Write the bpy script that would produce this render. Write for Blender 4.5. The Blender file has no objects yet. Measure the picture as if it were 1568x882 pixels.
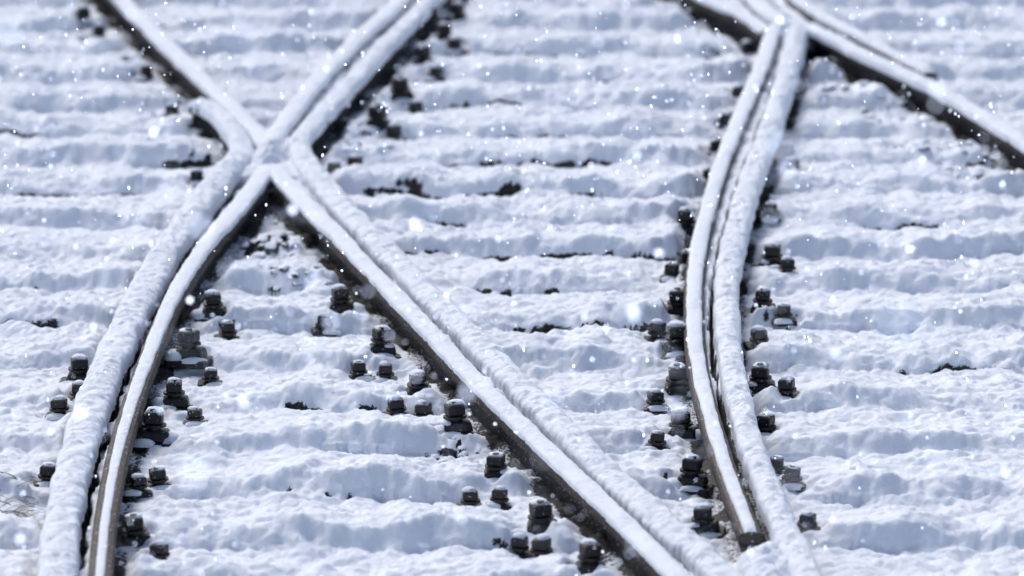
import bpy, math, random
import numpy as np
from mathutils import Vector
random.seed(7); rng=np.random.RandomState(11)
sc=bpy.context.scene

# ---------------------------------------------------------------- noise
perm=rng.permutation(4096)
def hsh(ix,iy,s):
    return perm[(perm[(ix+s*131)&4095]+iy*17+s*29)&4095]
gang=rng.rand(4096)*2*np.pi; gx=np.cos(gang); gy=np.sin(gang)
r1=rng.rand(4096); r2=rng.rand(4096); r3=rng.rand(4096)
def pn(x,y,s=0):
    x=np.asarray(x,float)+s*13.7; y=np.asarray(y,float)+s*7.3
    ix=np.floor(x).astype(np.int64); iy=np.floor(y).astype(np.int64)
    fx=x-ix; fy=y-iy
    u=fx*fx*fx*(fx*(fx*6-15)+10); v=fy*fy*fy*(fy*(fy*6-15)+10)
    def gr(i,j):
        h=hsh(ix+i,iy+j,s); return gx[h]*(fx-i)+gy[h]*(fy-j)
    a=gr(0,0); b=gr(1,0); c=gr(0,1); d=gr(1,1)
    return 1.5*((a+(b-a)*u)+((c+(d-c)*u)-(a+(b-a)*u))*v)
def fbm(x,y,s=0,o=3):
    r=0; a=1.; f=1.
    for i in range(o):
        r=r+a*pn(x*f,y*f,s+i); a*=.5; f*=2.03
    return r
def billow(x,y,s=0,o=3,g=.55):
    r=0; a=1.; f=1.
    for i in range(o):
        r=r+a*(np.sqrt(pn(x*f,y*f,s+i)**2+.003)-.25); a*=g; f*=2.1
    return r
def domes(x,y,s=0,R=.82):
    ix=np.floor(x).astype(np.int64); iy=np.floor(y).astype(np.int64)
    best=np.zeros(np.broadcast(x,y).shape)
    for i in (-1,0,1):
        for j in (-1,0,1):
            h=hsh(ix+i,iy+j,s)
            cx=ix+i+.15+.7*r1[h]; cy=iy+j+.15+.7*r2[h]
            d2=((x-cx)**2+(y-cy)**2)/(R*R)
            v=(.45+.55*r3[h])*np.sqrt(np.clip(1-d2,0,1))
            best=np.maximum(best,v)
    return best
def sst(a,b,x):
    t=np.clip((x-a)/(b-a),0,1); return t*t*(3-2*t)

# ---------------------------------------------------------------- materials
def newmat(n):
    m=bpy.data.materials.new(n); m.use_nodes=True
    nt=m.node_tree; nt.nodes.clear()
    o=nt.nodes.new('ShaderNodeOutputMaterial'); b=nt.nodes.new('ShaderNodeBsdfPrincipled')
    nt.links.new(b.outputs[0],o.inputs[0]); return m,nt,b
def ramp(nt,fac,p0,c0,p1,c1):
    r=nt.nodes.new('ShaderNodeValToRGB'); r.color_ramp.elements[0].position=p0; r.color_ramp.elements[0].color=c0
    r.color_ramp.elements[1].position=p1; r.color_ramp.elements[1].color=c1
    nt.links.new(fac,r.inputs[0]); return r.outputs[0]
def noise(nt,scale,det=4,rough=.6):
    g=nt.nodes.new('ShaderNodeNewGeometry'); n=nt.nodes.new('ShaderNodeTexNoise')
    n.inputs['Scale'].default_value=scale; n.inputs['Detail'].default_value=det; n.inputs['Roughness'].default_value=rough
    nt.links.new(g.outputs['Position'],n.inputs['Vector']); return n.outputs['Fac']
def mix(nt,f,a,b):
    m=nt.nodes.new('ShaderNodeMix'); m.data_type='RGBA'
    for s,v in ((m.inputs[0],f),(m.inputs[6],a),(m.inputs[7],b)):
        if isinstance(v,bpy.types.NodeSocket): nt.links.new(v,s)
        else: s.default_value=v
    return m.outputs[2]
def math_(nt,op,a,b):
    m=nt.nodes.new('ShaderNodeMath'); m.operation=op
    for s,v in ((m.inputs[0],a),(m.inputs[1],b)):
        if isinstance(v,bpy.types.NodeSocket): nt.links.new(v,s)
        else: s.default_value=v
    return m.outputs[0]
def bump(nt,b,h,st,dist):
    n=nt.nodes.new('ShaderNodeBump'); n.inputs['Strength'].default_value=st; n.inputs['Distance'].default_value=dist
    nt.links.new(h,n.inputs['Height']); nt.links.new(n.outputs[0],b.inputs['Normal'])

SNOW=(.83,.87,.94,1)
def snowmat():
    m,nt,b=newmat('snow')
    at=nt.nodes.new('ShaderNodeAttribute'); at.attribute_name='bare'
    col=ramp(nt,noise(nt,9,5),.3,(.815,.86,.94,1),.7,(.865,.90,.965,1))
    st=ramp(nt,noise(nt,60,6,.7),.35,(.010,.010,.012,1),.7,(.07,.068,.066,1))
    nz=noise(nt,95,6,.8)
    f=math_(nt,'ADD',at.outputs['Fac'],math_(nt,'MULTIPLY',math_(nt,'SUBTRACT',nz,.5),2.2))
    f2=ramp(nt,f,.44,(0,0,0,1),.62,(1,1,1,1))
    gate=ramp(nt,at.outputs['Fac'],.04,(0,0,0,1),.2,(1,1,1,1))
    nt.links.new(mix(nt,math_(nt,'MULTIPLY',f2,gate),col,st),b.inputs['Base Color'])
    b.inputs['Roughness'].default_value=.75; b.inputs['Specular IOR Level'].default_value=.15
    h=math_(nt,'ADD',noise(nt,190,5,.75),math_(nt,'MULTIPLY',noise(nt,60,5,.7),1.3))
    bump(nt,b,h,.5,.012)
    return m
M_snow=snowmat()
def steel(name,c0,c1,metal,rough,speck=.62,spec=.35,rust=None,web_shade=False):
    m,nt,b=newmat(name)
    c=ramp(nt,noise(nt,35,6,.7),.3,c0,.7,c1)
    if rust: c=mix(nt,ramp(nt,noise(nt,14,4,.6),.45,(0,0,0,1),.65,(1,1,1,1)),c,rust)
    if web_shade:   # shade below the rail head, painted near-black into web and foot colour
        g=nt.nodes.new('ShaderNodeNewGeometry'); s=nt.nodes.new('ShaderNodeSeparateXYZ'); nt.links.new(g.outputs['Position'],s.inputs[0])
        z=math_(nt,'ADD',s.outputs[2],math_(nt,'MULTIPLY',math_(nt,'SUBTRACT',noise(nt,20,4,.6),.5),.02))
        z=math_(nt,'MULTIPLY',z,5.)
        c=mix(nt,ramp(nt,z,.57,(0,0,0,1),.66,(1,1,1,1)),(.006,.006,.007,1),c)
    sp=ramp(nt,noise(nt,150,2,.5),speck,(0,0,0,1),speck+.03,(1,1,1,1))
    nt.links.new(mix(nt,sp,c,SNOW),b.inputs['Base Color'])
    b.inputs['Metallic'].default_value=metal; b.inputs['Roughness'].default_value=rough; b.inputs['Specular IOR Level'].default_value=spec
    bump(nt,b,noise(nt,160,4,.6),.4,.003)
    return m
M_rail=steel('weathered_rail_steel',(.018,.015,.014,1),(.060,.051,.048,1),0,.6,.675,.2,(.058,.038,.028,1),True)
M_bolt=steel('weathered_dark_iron',(.007,.008,.010,1),(.024,.025,.029,1),0,.5,.69,.3,(.030,.023,.019,1))
def capped(name,c0,c1,lo,hi,sc_):
    m,nt,b=newmat(name)
    c=ramp(nt,noise(nt,sc_,5,.7),.3,c0,.7,c1)
    g=nt.nodes.new('ShaderNodeNewGeometry'); s=nt.nodes.new('ShaderNodeSeparateXYZ'); nt.links.new(g.outputs['Normal'],s.inputs[0])
    f=math_(nt,'ADD',s.outputs[2],math_(nt,'MULTIPLY',math_(nt,'SUBTRACT',noise(nt,90,3,.6),.5),1.2))
    f=ramp(nt,f,lo,(0,0,0,1),hi,(1,1,1,1))
    nt.links.new(mix(nt,f,c,SNOW),b.inputs['Base Color']); b.inputs['Roughness'].default_value=.8
    bump(nt,b,noise(nt,120,4,.6),.5,.006)
    return m
M_stone=capped('ballast_stone',(.02,.02,.024,1),(.10,.10,.11,1),.10,.30,50)
M_wood=capped('dark_sleeper_timber',(.012,.010,.010,1),(.05,.04,.035,1),.8,.95,30)

def mkmesh(name,V,F,mat,smooth=True):
    me=bpy.data.meshes.new(name)
    V=np.asarray(V,np.float32); F=np.asarray(F,np.int32)
    n=F.shape[1]
    me.vertices.add(len(V)); me.vertices.foreach_set('co',V.ravel())
    me.loops.add(F.size); me.loops.foreach_set('vertex_index',F.ravel())
    me.polygons.add(len(F)); me.polygons.foreach_set('loop_start',np.arange(0,F.size,n,dtype=np.int32))
    me.update(calc_edges=True)
    me.polygons.foreach_set('use_smooth',np.full(len(F),smooth))
    me.materials.append(mat)
    o=bpy.data.objects.new(name,me); sc.collection.objects.link(o); return o

# ---------------------------------------------------------------- rail alignments (metres, x east / y north)
A=[(-4.6,15.5),(-1.893,5.25),(-1.73,4.63),(-1.519,3.81),(-1.288,2.95),(-1.122,2.34),(-1.01,1.9),(-.954,1.64)]
B=[(-1.30,2.50),(-1.218,2.4),(-1.149,2.15),(-1.081,1.82),(-1.053,1.57),(-1.096,1.29),(-1.148,.86),(-1.23,.17),(-1.29,-.58),(-1.33,-1.32),(-1.358,-2.0),(-1.367,-2.72),(-1.354,-3.45),(-1.321,-4.13),(-1.293,-4.62),(-1.0,-7.5)]
C=[(.42,9.2),(-.252,5.33),(-.389,4.55),(-.543,3.67),(-.685,2.79),(-.796,2.09),(-.841,1.76),(-.811,1.45),(-.705,.92),(-.538,.22),(-.235,-.95),(.013,-1.92),(.238,-2.79),(.444,-3.52),(.601,-4.05),(.745,-4.62),(.86,-5.0)]
D=[(.29,9.2),(-.386,5.34),(-.517,4.55),(-.672,3.75),(-.815,2.86),(-.913,2.09),(-.963,1.61)]
E=[(-.930,1.32),(-.827,.87),(-.630,.12),(-.324,-1.09),(-.094,-2.0),(.135,-2.83),(.344,-3.58),(.485,-4.13),(.617,-4.62),(1.55,-7.9)]
Fr=[(-.935,1.32),(-.988,.87),(-1.052,.43),(-1.13,-.13),(-1.186,-.76),(-1.214,-1.40),(-1.234,-2.08),(-1.240,-2.72),(-1.226,-3.45),(-1.196,-4.13),(-1.168,-4.62),(-.9,-7.5)]
G=[(1.140,4.03),(1.046,3.19),(.926,2.28),(.813,1.37),(.717,.43),(.660,-.28),(.628,-1.04),(.621,-1.75),(.641,-2.40),(.670,-3.01),(.713,-3.65)]
Hh=[(1.245,4.03),(1.149,3.06),(1.034,2.03),(.915,1.09),(.835,.33),(.780,-.28),(.742,-.95),(.732,-1.66),(.745,-2.40),(.778,-3.09),(.827,-3.72),(.863,-4.13),(.911,-4.62),(1.3,-7.6)]
I=[(-.3,8.6),(.705,5.25),(.891,4.63),(1.024,4.32),(1.108,3.96)]
J=[(-.15,9.0),(1.003,5.25),(1.095,4.63),(1.175,4.18),(1.309,4.0),(1.512,3.40),(1.763,2.70),(2.019,1.73),(2.255,.76),(3.2,-3.5)]
K=[(.95,6.4),(1.212,5.25),(1.284,4.63),(1.368,4.29),(1.557,3.67),(1.751,3.08)]
def resample(P,step=.01):
    P=np.array(P,float)
    out=[]
    Q=np.vstack([2*P[0]-P[1],P,2*P[-1]-P[-2]])
    for i in range(1,len(Q)-2):
        p0,p1,p2,p3=Q[i-1:i+3]
        L=np.linalg.norm(p2-p1); n=max(2,int(L/step)); t=np.linspace(0,1,n,endpoint=False)[:,None]
        m1=(p2-p0)*L/(np.linalg.norm(p2-p1)+np.linalg.norm(p1-p0))
        m2=(p3-p1)*L/(np.linalg.norm(p3-p2)+np.linalg.norm(p2-p1))
        out.append((2*t**3-3*t**2+1)*p1+(t**3-2*t**2+t)*m1+(-2*t**3+3*t**2)*p2+(t**3-t**2)*m2)
    R=np.vstack(out+[P[-1:]])
    k=25; pad=np.vstack([np.repeat(R[:1],k,0),R,np.repeat(R[-1:],k,0)])
    ker=np.hanning(2*k+1); ker/=ker.sum()
    S=np.stack([np.convolve(pad[:,c],ker,'valid') for c in (0,1)],1)
    w=np.clip(np.minimum(np.arange(len(R)),np.arange(len(R))[::-1])/k,0,1)[:,None]
    return R*(1-w)+S*w
RA={n:resample(p) for n,p in dict(A=A,B=B,C=C,D=D,E=E,F=Fr,G=G,H=Hh,I=I,J=J,K=K).items()}

SL=[-4.95,-4.4,-3.85,-3.33,-2.78,-2.23,-1.73,-1.2,-.64,-.1,.42,.93,1.45,1.97,2.48,3.03,3.58,4.13,4.7,5.25,5.8]
while SL[0]>-8.5: SL.insert(0,SL[0]-.55)
while SL[-1]<14: SL.append(SL[-1]+.55)
SL=np.array(SL)

big=[(-.60,-.62),(-.45,-1.19),(-.31,-1.71),(-.18,-2.20),(-.05,-2.72),(.09,-3.32),(.23,-3.78),
(-1.05,-.69),(-1.10,-1.28),(-1.12,-1.81),(-1.16,-2.26),(-1.14,-3.39),(-1.46,-1.50),
(-.30,4.23),(-.38,3.70),(-.47,3.02),(-.55,2.44),(-.25,4.72),
(.645,.57),(.591,-.60),(.574,-1.15),(.557,-1.71),(.553,-2.20),(.559,-2.82),(.586,-3.29),
(.952,.13),(.883,-.60),(.832,-1.65)]
small=[(-.66,-.80),(-.52,-1.39),(-.43,-1.41),(-.38,-1.89),(-.29,-1.93),(-.13,-2.96),(-.04,-2.96),(.02,-3.51),(.09,-3.53),
(-.99,-.88),(-1.02,-1.47),(-1.04,-2.0),(-1.17,-2.85),(-1.11,-2.79),(-1.06,-3.55),(-1.49,-1.93),(-1.44,-1.75),(-1.46,-2.78),
(-.25,4.08),(-.33,3.52),(-.40,2.83),(-.48,2.32),(-.62,1.77),(-.70,1.60),(-1.91,4.64),(-1.83,4.42),(-1.56,3.49),(-1.40,2.70),(-1.23,1.46),
(.793,4.72),(1.028,4.05),(.947,3.09),(.875,2.51),(.82,2.01),(.769,1.54),(.638,.18),(.579,-.04),(.503,-.88),(.572,-.83),(.475,-1.86),(.465,-2.36),
(1.099,2.01),(1.11,1.72),(.981,.87),(1.0,-.02),(.85,-1.10),(.826,-2.12),(.842,-2.59),(.878,-2.79),(.897,-3.32),(.953,-.74),(.915,-1.75)]

bareblobs=[(-.88,.41,.20,1),(-.87,.85,.14,1),(-1.03,-.57,.16,.7),(-.74,-.09,.2,.75),(-.62,.45,.12,.6),(-.59,2.08,.22,.9),(-.42,1.38,.2,.55),(-.6,1.75,.16,.85),(-.18,-2.36,.1,.8),
(1.46,3.91,.25,.85),(1.63,2.7,.3,.85),(1.75,2.08,.25,.85),(1.87,1.67,.25,.75),(-1.37,2.96,.16,.72),(-1.26,1.85,.14,.7),(-1.46,-1.55,.12,.6),
(-1.15,-2.63,.1,.6),(-.5,2.75,.15,.85),(-.36,3.77,.15,.8),(1.1,2.2,.15,.7),(.59,-.57,.1,.5),(1.2,1.0,.15,.4),(-1.8,4.3,.15,.75),(-1.6,3.7,.15,.75),(.95,4.,.15,.7),(.85,2.8,.12,.7),
(-1.55,-3.04,.2,.6),(-1.75,.0,.25,.35),(.1,1.4,.35,.35),(-.75,-1.55,.2,.45),(1.35,3.2,.2,.75),(-1.2,-.9,.1,.5),(-1.5,2.3,.2,.5)]
cracks=[(-1.95,-.25,.32,.9),(-.35,1.38,.16,1),(-.1,1.36,.14,.8),(-.2,.93,.12,.8),(.05,1.88,.4,.9),(0.,2.9,.35,.7),(.2,.3,.35,1),(-.3,.35,.15,.8),(.35,.32,.3,.7),(.1,-.2,.28,1),(.25,-.8,.3,.6),
(-.25,-4.0,.3,1),(.1,-3.98,.2,1),(-.6,-2.9,.12,.7),(-.6,-1.85,.2,.7),(.1,2.35,.25,.6),(-1.7,1.3,.3,.5),(1.5,1.0,.3,.5),(1.9,-.2,.3,.4),(.4,3.4,.3,.6),(1.5,-1.4,.25,.4),(-2.0,2.4,.3,.5),(-1.7,-.8,.15,.4),(0.1,4.0,.3,.5),(.0,4.6,.3,.4)]

# ---------------------------------------------------------------- snowy ground sheet
def axis(a,b,st,lim,gr=1.13):
    m=list(np.arange(a,b,st)); s=st; v=m[0]
    lo=[]
    while v>-lim: s*=gr; v-=s; lo.append(v)
    s=st; v=m[-1]; hi=[]
    while v<lim: s*=gr; v+=s; hi.append(v)
    return np.array(lo[::-1]+m+hi)
xs=axis(-2.55,2.55,.006,400); ys=axis(-4.8,6.0,.0085,400)
X,Y=np.meshgrid(xs,ys)
fine=(sst(-3.1,-2.7,X)*(1-sst(2.7,3.1,X)))*(sst(-5.5,-5.0,Y)*(1-sst(6.2,6.9,Y)))
def ridx(n,y):
    R=RA[n]; o=np.argsort(R[:,1]); return np.interp(y,R[o,1],R[o,0],left=99,right=99)
Yw=Y+.045*pn(X*.9,Y*.9,1)+.042*pn(X*2.7,Y*2.,2)+.030*pn(X*7,Y*5,3)+.014*pn(X*17,Y*12,4)
fr=SL-.13
idx=np.clip(np.searchsorted(fr,Yw)-1,0,len(fr)-1)
u=Yw-fr[idx]
un=np.where(idx<len(fr)-1,fr[np.clip(idx+1,0,len(fr)-1)]-Yw,1)
amp0=1+.6*pn(X*1.1,idx*3.7,41)+.6*pn(X*4.5,idx*2.3,42)
amp1=1+.6*pn(X*1.1,(idx+1)*3.7,41)+.6*pn(X*4.5,(idx+1)*2.3,42)
p=amp0*sst(-.010,.072,u)*(1-sst(.10,.46,u))
rough=sst(-.25,.5,fbm(X*1.1,Y*1.3,5,2))
thin=np.zeros_like(X)
wx=X+.05*pn(X*9,Y*7,31); wy=Y+.05*pn(X*8,Y*9,32)
for bx,by,br,ba in bareblobs:
    d=np.hypot(wx-bx,(wy-by))/br
    thin=np.maximum(thin,ba*(1-sst(.25,1.25,d)))
fast=np.zeros_like(X)
for fx_,fy_ in big+small:
    i0,i1=np.searchsorted(ys,[fy_-.2,fy_+.2]); j0,j1=np.searchsorted(xs,[fx_-.2,fx_+.2])
    sl=(slice(i0,i1),slice(j0,j1))
    d=np.hypot(wx[sl]-fx_,(wy[sl]-fy_+.02)*.8)
    thin[sl]=np.maximum(thin[sl],.64*(1-sst(.03,.11,d)))
    fast[sl]=np.maximum(fast[sl],1-sst(.03,.080,d))
d1=domes(X/.13+.35*pn(X*8,Y*8,9),Y/.13+.3*pn(X*7,Y*9,8),1)
d2=domes(X/.060+.3*pn(X*17,Y*17,9),Y/.062,2)
d3=domes(X/.030,Y/.032,3)
bl=billow(X*6.5,Y*6.,51,4,.56)
foot=np.clip(np.exp(-((un)/.06)**2)*amp1,0,2)*sst(-.35,.35,pn(X*1.9,idx*5.3,17)+.5*pn(X*7,idx*3.1,18))
H=.050+.043*p-.019*foot
H+=.018*fbm(X*2.0,Y*2.6,11,3)
H+=.023*bl
H+=(.012+.017*rough)*(d1-.5)
H+=(.004+.009*rough+.028*thin)*(d2-.5)
H+=(.002+.004*rough+.020*thin)*(d3-.5)
H+=.0032*fbm(X*26,Y*28,15,4)
cm=np.zeros_like(X)
for cx_,cy_,cl,ca in cracks:
    near_i=np.argmin(abs(fr-cy_)); dy=Yw-fr[near_i]
    a_=min(1.,ca*1.3)*(1-sst(cl*.6,cl*1.1,np.abs(X-cx_)))*np.exp(-((dy+.006)/.0145)**2)
    cm=np.maximum(cm,a_)
cm*=sst(-.45,.05,pn(X*7,Y*2,61)+.5*pn(X*19,Y*5,62))
H-=.020*cm
H-=.016*thin
H=H*(1-.5*fast)+.032*.5*fast
near=np.full_like(X,9.)
for n in RA:
    xr=ridx(n,Y); dd=np.abs(X-xr)*(.945 if n in'JKAC' else .97); near=np.minimum(near,dd)
wr=.5+.5*sst(-.3,.3,pn(X*4,Y*3,71))
sc_=1-sst(.045,.120+.03*pn(X*5,Y*5,21),near)
H=H*(1-.8*sc_)+.8*sc_*(.038+.030*(d2-.5)+.030*fbm(X*5,Y*5,72,3))
thin=np.maximum(thin,.85*wr*(1-sst(.05,.115,near)))
fillm=np.zeros_like(X)
def fill(a,b,y0,y1,h,gap,gw=.014,off=.036):
    global H,thin,fillm
    xa=ridx(a,Y); xb=ridx(b,Y)
    m=(X>xa)&(X<xb)&(Y>y0)&(Y<y1)&(xb-xa<.34)
    hh=h+.010*fbm(X*9,Y*7,23,3)+.012*(d2-.5)
    g=np.zeros_like(X)
    w=gw*(1+.9*pn(X*3,Y*6,24))
    if gap in 'ab':
        d=(X-xa-off) if gap=='a' else (xb-off-X)
        g=1-sst(w*.6,w,np.abs(d-w*.5))
    if gap=='m':
        g=1-sst(w*.6,w,np.abs(X-(xa+xb)/2))
    hh=hh-.07*g
    H[m]=hh[m]; thin[m]=(g*.9)[m]; fillm[m]=g[m]
fill('B','F',-7,1.3,.112,'a',.018,.046)
fill('E','C',-5,1.32,.128,'a',.015,.038)
fill('B','C',1.2,2.05,.145,'n')
fill('D','C',1.75,8,.126,'m',.011)
fill('B','A',1.3,2.2,.130,'n')
fill('G','H',-3.65,4.0,.124,'b',.010,.047)
fill('J','K',2.9,6,.126,'m',.011)
fill('I','J',3.9,4.9,.125,'n')
m=(Y<-1.7)&(X>ridx('G',Y))&(X<ridx('H',Y))&(Y>-3.65)
gg=m*sst(-1.7,-2.6,Y)*1.0
near_h=ridx('H',Y)-X
low=gg*(1-sst(.055,.075,near_h)); H-=.05*low; thin=np.maximum(thin,low*.8); fillm=np.maximum(fillm,low*.6)
def mound(cx,cy,rx,ry,h):
    global H,fillm,thin
    d=((X-cx)/rx)**2+((Y-cy)/ry)**2
    M=h*np.sqrt(np.clip(1-d,0,1))*(.85+.25*d2)+(.02*(d3-.5)+.03*bl)*(d<1)
    w=(M>H); H=np.maximum(H,M); fillm[w]=0; thin[w]=0
mound(.76,-3.95,.13,.42,.165); mound(.70,-4.3,.16,.34,.16); mound(1.19,4.1,.11,.25,.18); mound(-.95,1.55,.11,.34,.182)
mound(-.86,1.72,.07,.22,.182); mound(.88,-4.35,.1,.3,.15)
H=.075*(1-fine)+H*fine
H+= (1-fine)*.03*fbm(X*.5,Y*.5,40,2)
gyv,gxv=np.gradient(H,ys,xs)
slope=np.hypot(gxv,gyv)
thr=2.4-2.05*thin
bare=sst(thr,thr+.6,slope)*fine*sst(.05,.3,thin)
bare=np.maximum(bare,sst(.15,.55,cm)*fine)
bare=np.maximum(bare,.8*sst(.3,.9,thin)*(1-sst(.006,.030,H))*fine)
bare=np.maximum(bare,fillm*.95)
bare=np.maximum(bare,.95*wr*(1-sst(.045,.085,near))*fine*(fillm<=0)*(H<.10))
ny,nx=X.shape
V=np.stack([X,Y,H],-1).reshape(-1,3)
q=np.arange(ny*nx).reshape(ny,nx)
Fq=np.stack([q[:-1,:-1],q[:-1,1:],q[1:,1:],q[1:,:-1]],-1).reshape(-1,4)
gr_=mkmesh('snow_covered_ground',V,Fq,M_snow)
a=gr_.data.attributes.new('bare','FLOAT','POINT'); a.data.foreach_set('value',bare.astype(np.float32).ravel())
def hat(x,y):
    i=min(max(np.searchsorted(ys,y),0),ny-1); j=min(max(np.searchsorted(xs,x),0),nx-1); return H[i,j]

def box(V,F,cx,cy,cz,sx,sy,sz,rot=0,bev=0.0,topscale=1.0):
    b=len(V); c,s=math.cos(rot),math.sin(rot)
    e=bev
    rings=[(-sz/2,1-2*e/ max(sx,sy)),(-sz/2+e,1),(sz/2-e,topscale),(sz/2,topscale*(1-2*e/max(sx,sy)))] if e else [(-sz/2,1),(sz/2,topscale)]
    for z,k in rings:
        hx,hy=sx/2*k,sy/2*k
        ch=min(hx,hy)*.15 if e else 0
        pts=[(-hx+ch,-hy),(hx-ch,-hy),(hx,-hy+ch),(hx,hy-ch),(hx-ch,hy),(-hx+ch,hy),(-hx,hy-ch),(-hx,-hy+ch)] if e else [(-hx,-hy),(hx,-hy),(hx,hy),(-hx,hy)]
        for (px,py) in pts: V.append((cx+px*c-py*s,cy+px*s+py*c,cz+z))
    n=8 if e else 4; r=len(rings)
    for k in range(r-1):
        for i in range(n):
            F.append((b+k*n+i,b+k*n+(i+1)%n,b+(k+1)*n+(i+1)%n,b+(k+1)*n+i))
    F.append(tuple(b+(r-1)*n+i for i in range(n))); F.append(tuple(b+i for i in range(n))[::-1])
def pymesh(name,V,F,mats,smooth=False,mi=None):
    me=bpy.data.meshes.new(name); me.from_pydata(V,[],F); 
    for m in mats: me.materials.append(m)
    if mi: me.polygons.foreach_set('material_index',mi)
    if smooth: me.polygons.foreach_set('use_smooth',[True]*len(F))
    o=bpy.data.objects.new(name,me); sc.collection.objects.link(o); return o
for y in SL:
    Vv=[];Ff=[]; box(Vv,Ff,random.uniform(-.1,.1),0,-.06,6.2,.25,.15,0,.012)
    o=pymesh('railway_sleeper',Vv,Ff,[M_wood]); o.location=(0,y,-.008); o.rotation_euler[2]=random.uniform(-.002,.002)

# ---------------------------------------------------------------- rails
prof=[(-.070,0),(.070,0),(.070,.011),(.030,.020),(.010,.032),(.008,.095),(.030,.104),(.036,.110),(.036,.134),(.031,.142),(.020,.145),(-.020,.145),(-.031,.142),(-.036,.134),(-.036,.110),(-.030,.104),(-.008,.095),(-.010,.032),(-.030,.020),(-.070,.011)]
prof=np.array(prof)
import bmesh
def frame(R):
    t=np.gradient(R,axis=0); t/=np.linalg.norm(t,axis=1)[:,None]
    return t,np.stack([-t[:,1],t[:,0]],1)
def make_rail(key,name,capw,caph,roughc,dz=0.,drop=.012):
    R=RA[key]; Rr=R[::3] if (len(R)-1)%3==0 else np.vstack([R[::3],R[-1:]])
    t,n=frame(Rr); k=len(prof); L=len(Rr)
    P=prof.copy()
    V=np.zeros((L,k,3)); V[:,:,:2]=Rr[:,None,:]+n[:,None,:]*P[None,:,0:1]; V[:,:,2]=P[None,:,1]+.012+dz
    q=np.arange(L*k).reshape(L,k); qn=np.roll(q,-1,1)
    F=np.stack([q[:-1],qn[:-1],qn[1:],q[1:]],-1).reshape(-1,4)
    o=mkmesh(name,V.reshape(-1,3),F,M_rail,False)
    bm=bmesh.new(); bm.from_mesh(o.data); bm.verts.ensure_lookup_table()
    bm.faces.new([bm.verts[i] for i in range(k)]); bm.faces.new([bm.verts[(L-1)*k+i] for i in range(k)][::-1])
    bmesh.ops.recalc_face_normals(bm,faces=bm.faces); bm.to_mesh(o.data); bm.free()
    t,n=frame(R); m=25
    s=np.concatenate([[0],np.cumsum(np.linalg.norm(np.diff(R,axis=0),axis=1))])
    s2=np.arange(0,s[-1],.006); R=np.stack([np.interp(s2,s,R[:,c]) for c in (0,1)],1); n=np.stack([np.interp(s2,s,n[:,c]) for c in (0,1)],1); s=s2; L=len(R)
    w=np.interp(R[:,1],*zip(*capw)) if not isinstance(capw,float) else np.full(L,capw)
    hN=np.interp(R[:,1],*zip(*caph)) if not isinstance(caph,float) else np.full(L,caph)
    sd=sum(map(ord,key))
    wl=w*(1+(.05+.22*roughc)*(fbm(s*5,s*0,sd,3)+.5*fbm(s*30,s*0,sd+20,2))); wr_=w*(1+(.05+.22*roughc)*(fbm(s*5,s*0+9,sd+3,3)+.5*fbm(s*30,s*0+5,sd+21,2)))
    hh=hN*(1+.22*fbm(s*2.2,s*0,sd+6,3))
    endt=np.sqrt(np.clip(np.minimum(s,s[-1]-s)/.04,0.02,1)); hh*=endt
    a=np.linspace(-1,1,m)
    ang=a*math.pi/2
    cx=np.sin(ang); cz=np.clip(np.cos(ang),0,1)**(.45 if roughc<.4 else .5)
    V=np.zeros((L,m,3))
    lat=np.where(a[None,:]<0,cx[None,:]*wl[:,None]/2,cx[None,:]*wr_[:,None]/2)
    V[:,:,:2]=R[:,None,:]+n[:,None,:]*lat[:,:,None]
    x,y=V[:,:,0],V[:,:,1]
    lump=(domes(x/.030+.4*pn(x*30,y*30,3),y/.033,sd+1)-.5)*.40+(domes(x/.016,y/.018,sd+2)-.5)*.40+.45*fbm(x*16,y*12,sd+7,4)
    top=.157+dz
    V[:,:,2]=top-drop+(hh[:,None]+drop)*cz[None,:]*(1+(.14+.60*roughc)*lump)+.0016*fbm(x*70,y*70,sd,2)
    V[:,:,2]-= (np.abs(a)[None,:]>.99)*(drop*.3)
    q=np.arange(L*m).reshape(L,m)
    F=np.stack([q[:-1,:-1],q[1:,:-1],q[1:,1:],q[:-1,1:]],-1).reshape(-1,4)
    c=mkmesh('snow_cap',V.reshape(-1,3),F,M_snow); c.parent=o
    return o
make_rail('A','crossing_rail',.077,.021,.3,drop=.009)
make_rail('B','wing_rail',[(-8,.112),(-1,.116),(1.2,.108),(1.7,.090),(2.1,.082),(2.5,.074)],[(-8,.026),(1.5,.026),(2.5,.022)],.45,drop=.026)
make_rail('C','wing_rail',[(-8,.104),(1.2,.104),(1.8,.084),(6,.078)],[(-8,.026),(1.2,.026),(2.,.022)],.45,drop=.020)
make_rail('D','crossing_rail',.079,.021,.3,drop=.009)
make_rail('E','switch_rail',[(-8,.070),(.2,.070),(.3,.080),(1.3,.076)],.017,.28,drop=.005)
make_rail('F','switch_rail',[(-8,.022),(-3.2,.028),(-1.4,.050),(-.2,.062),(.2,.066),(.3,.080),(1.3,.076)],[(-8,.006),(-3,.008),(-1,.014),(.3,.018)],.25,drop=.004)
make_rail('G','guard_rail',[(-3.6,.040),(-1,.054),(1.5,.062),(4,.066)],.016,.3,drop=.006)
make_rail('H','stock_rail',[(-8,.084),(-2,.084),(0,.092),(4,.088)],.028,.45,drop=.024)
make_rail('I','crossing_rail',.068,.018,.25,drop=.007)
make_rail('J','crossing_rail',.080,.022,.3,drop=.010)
make_rail('K','wing_rail',.062,.020,.3,drop=.009)

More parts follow.
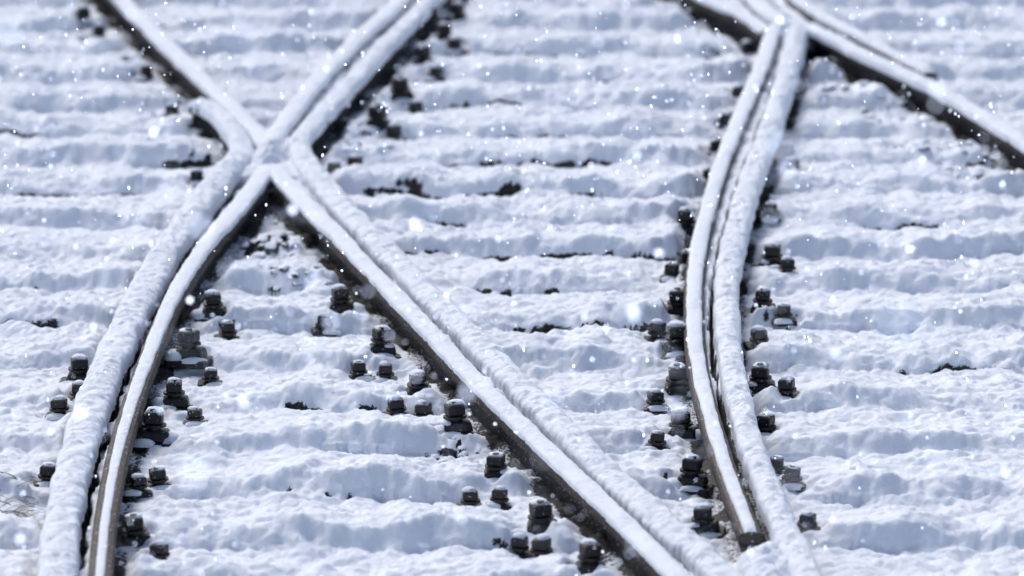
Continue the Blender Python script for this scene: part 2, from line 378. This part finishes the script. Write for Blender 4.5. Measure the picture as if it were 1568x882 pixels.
# ---------------------------------------------------------------- fastenings
def cyl(V,F,cx,cy,z0,z1,r,n=12,r2=None):
    b=len(V); r2=r2 or r
    for z,rr in ((z0,r),(z1,r2)):
        for i in range(n): V.append((cx+rr*math.cos(2*math.pi*i/n),cy+rr*math.sin(2*math.pi*i/n),z))
    for i in range(n): F.append((b+i,b+(i+1)%n,b+n+(i+1)%n,b+n+i))
    F.append(tuple(b+n+i for i in range(n)))
def dome(V,F,cx,cy,z,rx,ry,h):
    b=len(V); n=12; rr=4
    for k in range(rr):
        a=k/rr*math.pi/2
        for i in range(n):
            q=2*math.pi*i/n; w=1+random.uniform(-.14,.14)
            V.append((cx+rx*math.cos(a)*math.cos(q)*w,cy+ry*math.cos(a)*math.sin(q)*w,z+h*math.sin(a)-(.002 if k==0 else 0)))
    V.append((cx,cy,z+h)); T=len(V)-1
    for k in range(rr-1):
        for i in range(n): F.append((b+k*n+i,b+k*n+(i+1)%n,b+(k+1)*n+(i+1)%n,b+(k+1)*n+i))
    for i in range(n): F.append((b+(rr-1)*n+i,b+(rr-1)*n+(i+1)%n,T))
def fastening(x,y,k,mat):
    V=[];F=[]; r=random.uniform(-.25,.25)
    if k>.9:
        box(V,F,0,0,.012,.13,.11,.024,r,.004)
        box(V,F,.004,-.004,.040,.088,.066,.032,r,.006,.92)
        cyl(V,F,0,-.004,.054,.068,.021,12)
        cyl(V,F,0,-.004,.066,.073,.036,16)
        box(V,F,0,-.004,.091,.052,.052,.034,r+random.uniform(-.4,.4),.004)
        cyl(V,F,0,-.004,.108,.115,.013,10,.011); t=.108; hw=.025
    else:
        box(V,F,0,0,.010,.085,.075,.020,r,.004)
        cyl(V,F,0,0,.02,.034,.018,12); cyl(V,F,0,0,.032,.039,.030,14)
        box(V,F,0,0,.053,.044,.042,.028,r+random.uniform(-.4,.4),.004)
        cyl(V,F,0,0,.067,.073,.010,10); t=.067; hw=.020
    nf=len(F)
    dome(V,F,random.uniform(-.005,.005),.004,t+.001,hw*random.uniform(.85,1.05),hw*.9,.010 if random.random()<.6 else .006)
    if k>.9:
        dome(V,F,random.choice((-1,1))*.048,-.01,.026,.034,.035,random.uniform(.018,.030))
        dome(V,F,random.uniform(-.03,.03),-.044,.020,.04,.020,random.uniform(.010,.020))
        if random.random()<.5: dome(V,F,random.choice((-1,1))*.026,-.026,.054,.016,.014,.010)
    else:
        dome(V,F,random.uniform(-.03,.03),-.030,.014,.034,.018,random.uniform(.010,.018))
    mi=[0]*nf+[1]*(len(F)-nf)
    o=pymesh('rail_fastening',V,F,[mat,M_snow],False,mi)
    for p_ in o.data.polygons:
        if p_.material_index==1: p_.use_smooth=True
    zz=max(.0,min(.045,hat(x,y)-.024))
    o.location=(x,y,zz+(.003 if k>.9 else .010)); s=random.uniform(.98,1.16); o.scale=(s,s,s*random.uniform(.9,1.05))
    o.rotation_euler=(random.uniform(-.07,.07),random.uniform(-.07,.07),0)
for x,y in big: fastening(x,y,1,M_bolt)
for x,y in small: fastening(x,y,.7,M_bolt)

# ---------------------------------------------------------------- ballast stones
bm=bmesh.new(); bmesh.ops.create_icosphere(bm,subdivisions=2,radius=1)
iv=np.array([v.co[:] for v in bm.verts]); iff=np.array([[v.index for v in f.verts] for f in bm.faces]); bm.free()
AV=[];AF=[];cnt=0
def stone(x,y,r):
    global cnt
    q=iv.copy()
    for _ in range(7):
        n=rng.randn(3); n/=np.linalg.norm(n); dcut=rng.uniform(.55,.85)
        dd=q@n; q-=np.clip(dd-dcut,0,None)[:,None]*n
    q*=r*np.array([rng.uniform(.8,1.3),rng.uniform(.8,1.2),rng.uniform(.6,.9)])
    a=rng.rand()*6.28; c,s=math.cos(a),math.sin(a)
    q=np.stack([q[:,0]*c-q[:,1]*s,q[:,0]*s+q[:,1]*c,q[:,2]],1)
    q+=np.array([x,y,hat(x,y)+r*rng.uniform(-.6,.0)])
    AV.append(q); AF.append(iff+cnt); cnt+=len(q)
RS={n:(RA[n][np.argsort(RA[n][:,1])]) for n in RA}
def clear(x,y): return min(abs(x-np.interp(y,RS[n][:,1],RS[n][:,0],left=99,right=99)) for n in RS)>=.07
for bx,by,br,ba in bareblobs:
    if ba<.75: continue
    for _ in range(int(420*br*br*3.14*ba*.7)+2):
        rr=br*math.sqrt(rng.rand())*.9; an=rng.rand()*6.28
        x,y=bx+rr*math.cos(an),by+rr*math.sin(an)
        if clear(x,y): stone(x,y,rng.uniform(.014,.028))
mkmesh('ballast_stones',np.vstack(AV),np.vstack(AF),M_stone,False)

# ---------------------------------------------------------------- dead grass
Vg=[];Fg=[]
for i in range(34):
    x,y=-1.57+rng.randn()*.05,-3.0+rng.randn()*.10; z=hat(x,y)-.004
    a=rng.uniform(-.35,.35)+ (0 if rng.rand()<.6 else 3.14); l=rng.uniform(.05,.12); b=len(Vg)
    for k in range(6):
        t=k/5; w=.0024*(1-t*.7)
        px=x+math.cos(a)*l*t; py=y+math.sin(a)*l*t; pz=z+.022*math.sin(t*2.8)*l/.1
        Vg+= [(px,py-w,pz),(px,py+w,pz+w)]
    for k in range(5): Fg.append((b+2*k,b+2*k+2,b+2*k+3,b+2*k+1))
mg,ntg,bg=newmat('dry_grass')
ntg.links.new(ramp(ntg,noise(ntg,40),.3,(.04,.03,.022,1),.7,(.12,.09,.055,1)),bg.inputs['Base Color'])
pymesh('dead_grass_tuft',Vg,Fg,[mg])

# ---------------------------------------------------------------- falling snow
bm=bmesh.new(); bmesh.ops.create_icosphere(bm,subdivisions=1,radius=1)
iv=np.array([v.co[:] for v in bm.verts]); iff=np.array([[v.index for v in f.verts] for f in bm.faces]); bm.free()
AV=[];AF=[];cnt=0
cam=np.array([0,-19.25,4.8])
for i in range(11000):
    pz=np.array([rng.uniform(-2.4,2.4),rng.uniform(-14.5,4),rng.uniform(.12,4.4)])
    dc=np.linalg.norm(pz-cam)
    if dc<6: continue
    r=rng.choice([.0016,.0025,.0038,.0070],p=[.46,.30,.17,.07])
    if dc>14.5: r=min(r,.0036)
    AV.append(iv*r*rng.uniform(.7,1.4,3)*np.array([1,1,1.4])*(1+.2*rng.randn(len(iv),1))+pz); AF.append(iff+cnt); cnt+=len(iv)
mf,ntf,bf=newmat('falling_snowflake'); bf.inputs['Roughness'].default_value=.8
ntf.links.new(ramp(ntf,noise(ntf,30),.3,(.93,.94,.97,1),.7,(.96,.97,1,1)),bf.inputs['Base Color'])
tr=ntf.nodes.new('ShaderNodeBsdfTranslucent'); tr.inputs[0].default_value=(.68,.70,.74,1)
mx=ntf.nodes.new('ShaderNodeAddShader')
out=[n for n in ntf.nodes if n.type=='OUTPUT_MATERIAL'][0]
ntf.links.new(bf.outputs[0],mx.inputs[0]); ntf.links.new(tr.outputs[0],mx.inputs[1]); ntf.links.new(mx.outputs[0],out.inputs[0])
mkmesh('falling_snowflakes',np.vstack(AV),np.vstack(AF),mf)

# ---------------------------------------------------------------- light, sky, camera
EL,AZ=math.radians(47),math.radians(-25)
w=bpy.data.worlds.new('World'); sc.world=w; w.use_nodes=True; nt=w.node_tree
bgn=nt.nodes['Background']; sk=nt.nodes.new('ShaderNodeTexSky'); sk.sky_type='NISHITA'; sk.sun_disc=False
sk.sun_elevation=EL; sk.sun_rotation=AZ; sk.dust_density=3; sk.air_density=1
nt.links.new(sk.outputs[0],bgn.inputs[0]); bgn.inputs[1].default_value=.15
l=bpy.data.lights.new('sun','SUN'); l.energy=1.95; l.angle=math.radians(24); l.color=(1,.985,.965)
lo=bpy.data.objects.new('sun',l); sc.collection.objects.link(lo)
d=Vector((math.sin(AZ)*math.cos(EL),math.cos(AZ)*math.cos(EL),math.sin(EL)))
lo.rotation_euler=d.to_track_quat('Z','Y').to_euler()
c=bpy.data.cameras.new('camera'); c.lens=191.5; c.sensor_width=36; c.clip_end=2000; c.clip_start=.1
c.dof.use_dof=True; c.dof.focus_distance=17.8; c.dof.aperture_fstop=2.2
co=bpy.data.objects.new('camera',c); sc.collection.objects.link(co); co.location=(0,-19.25,4.8); co.rotation_euler=(math.radians(76),0,0)
sc.camera=co
sc.view_settings.view_transform='Standard'; sc.view_settings.look='None'; sc.view_settings.exposure=0
print('H',H.min(),H.max(),'bare',bare.mean())
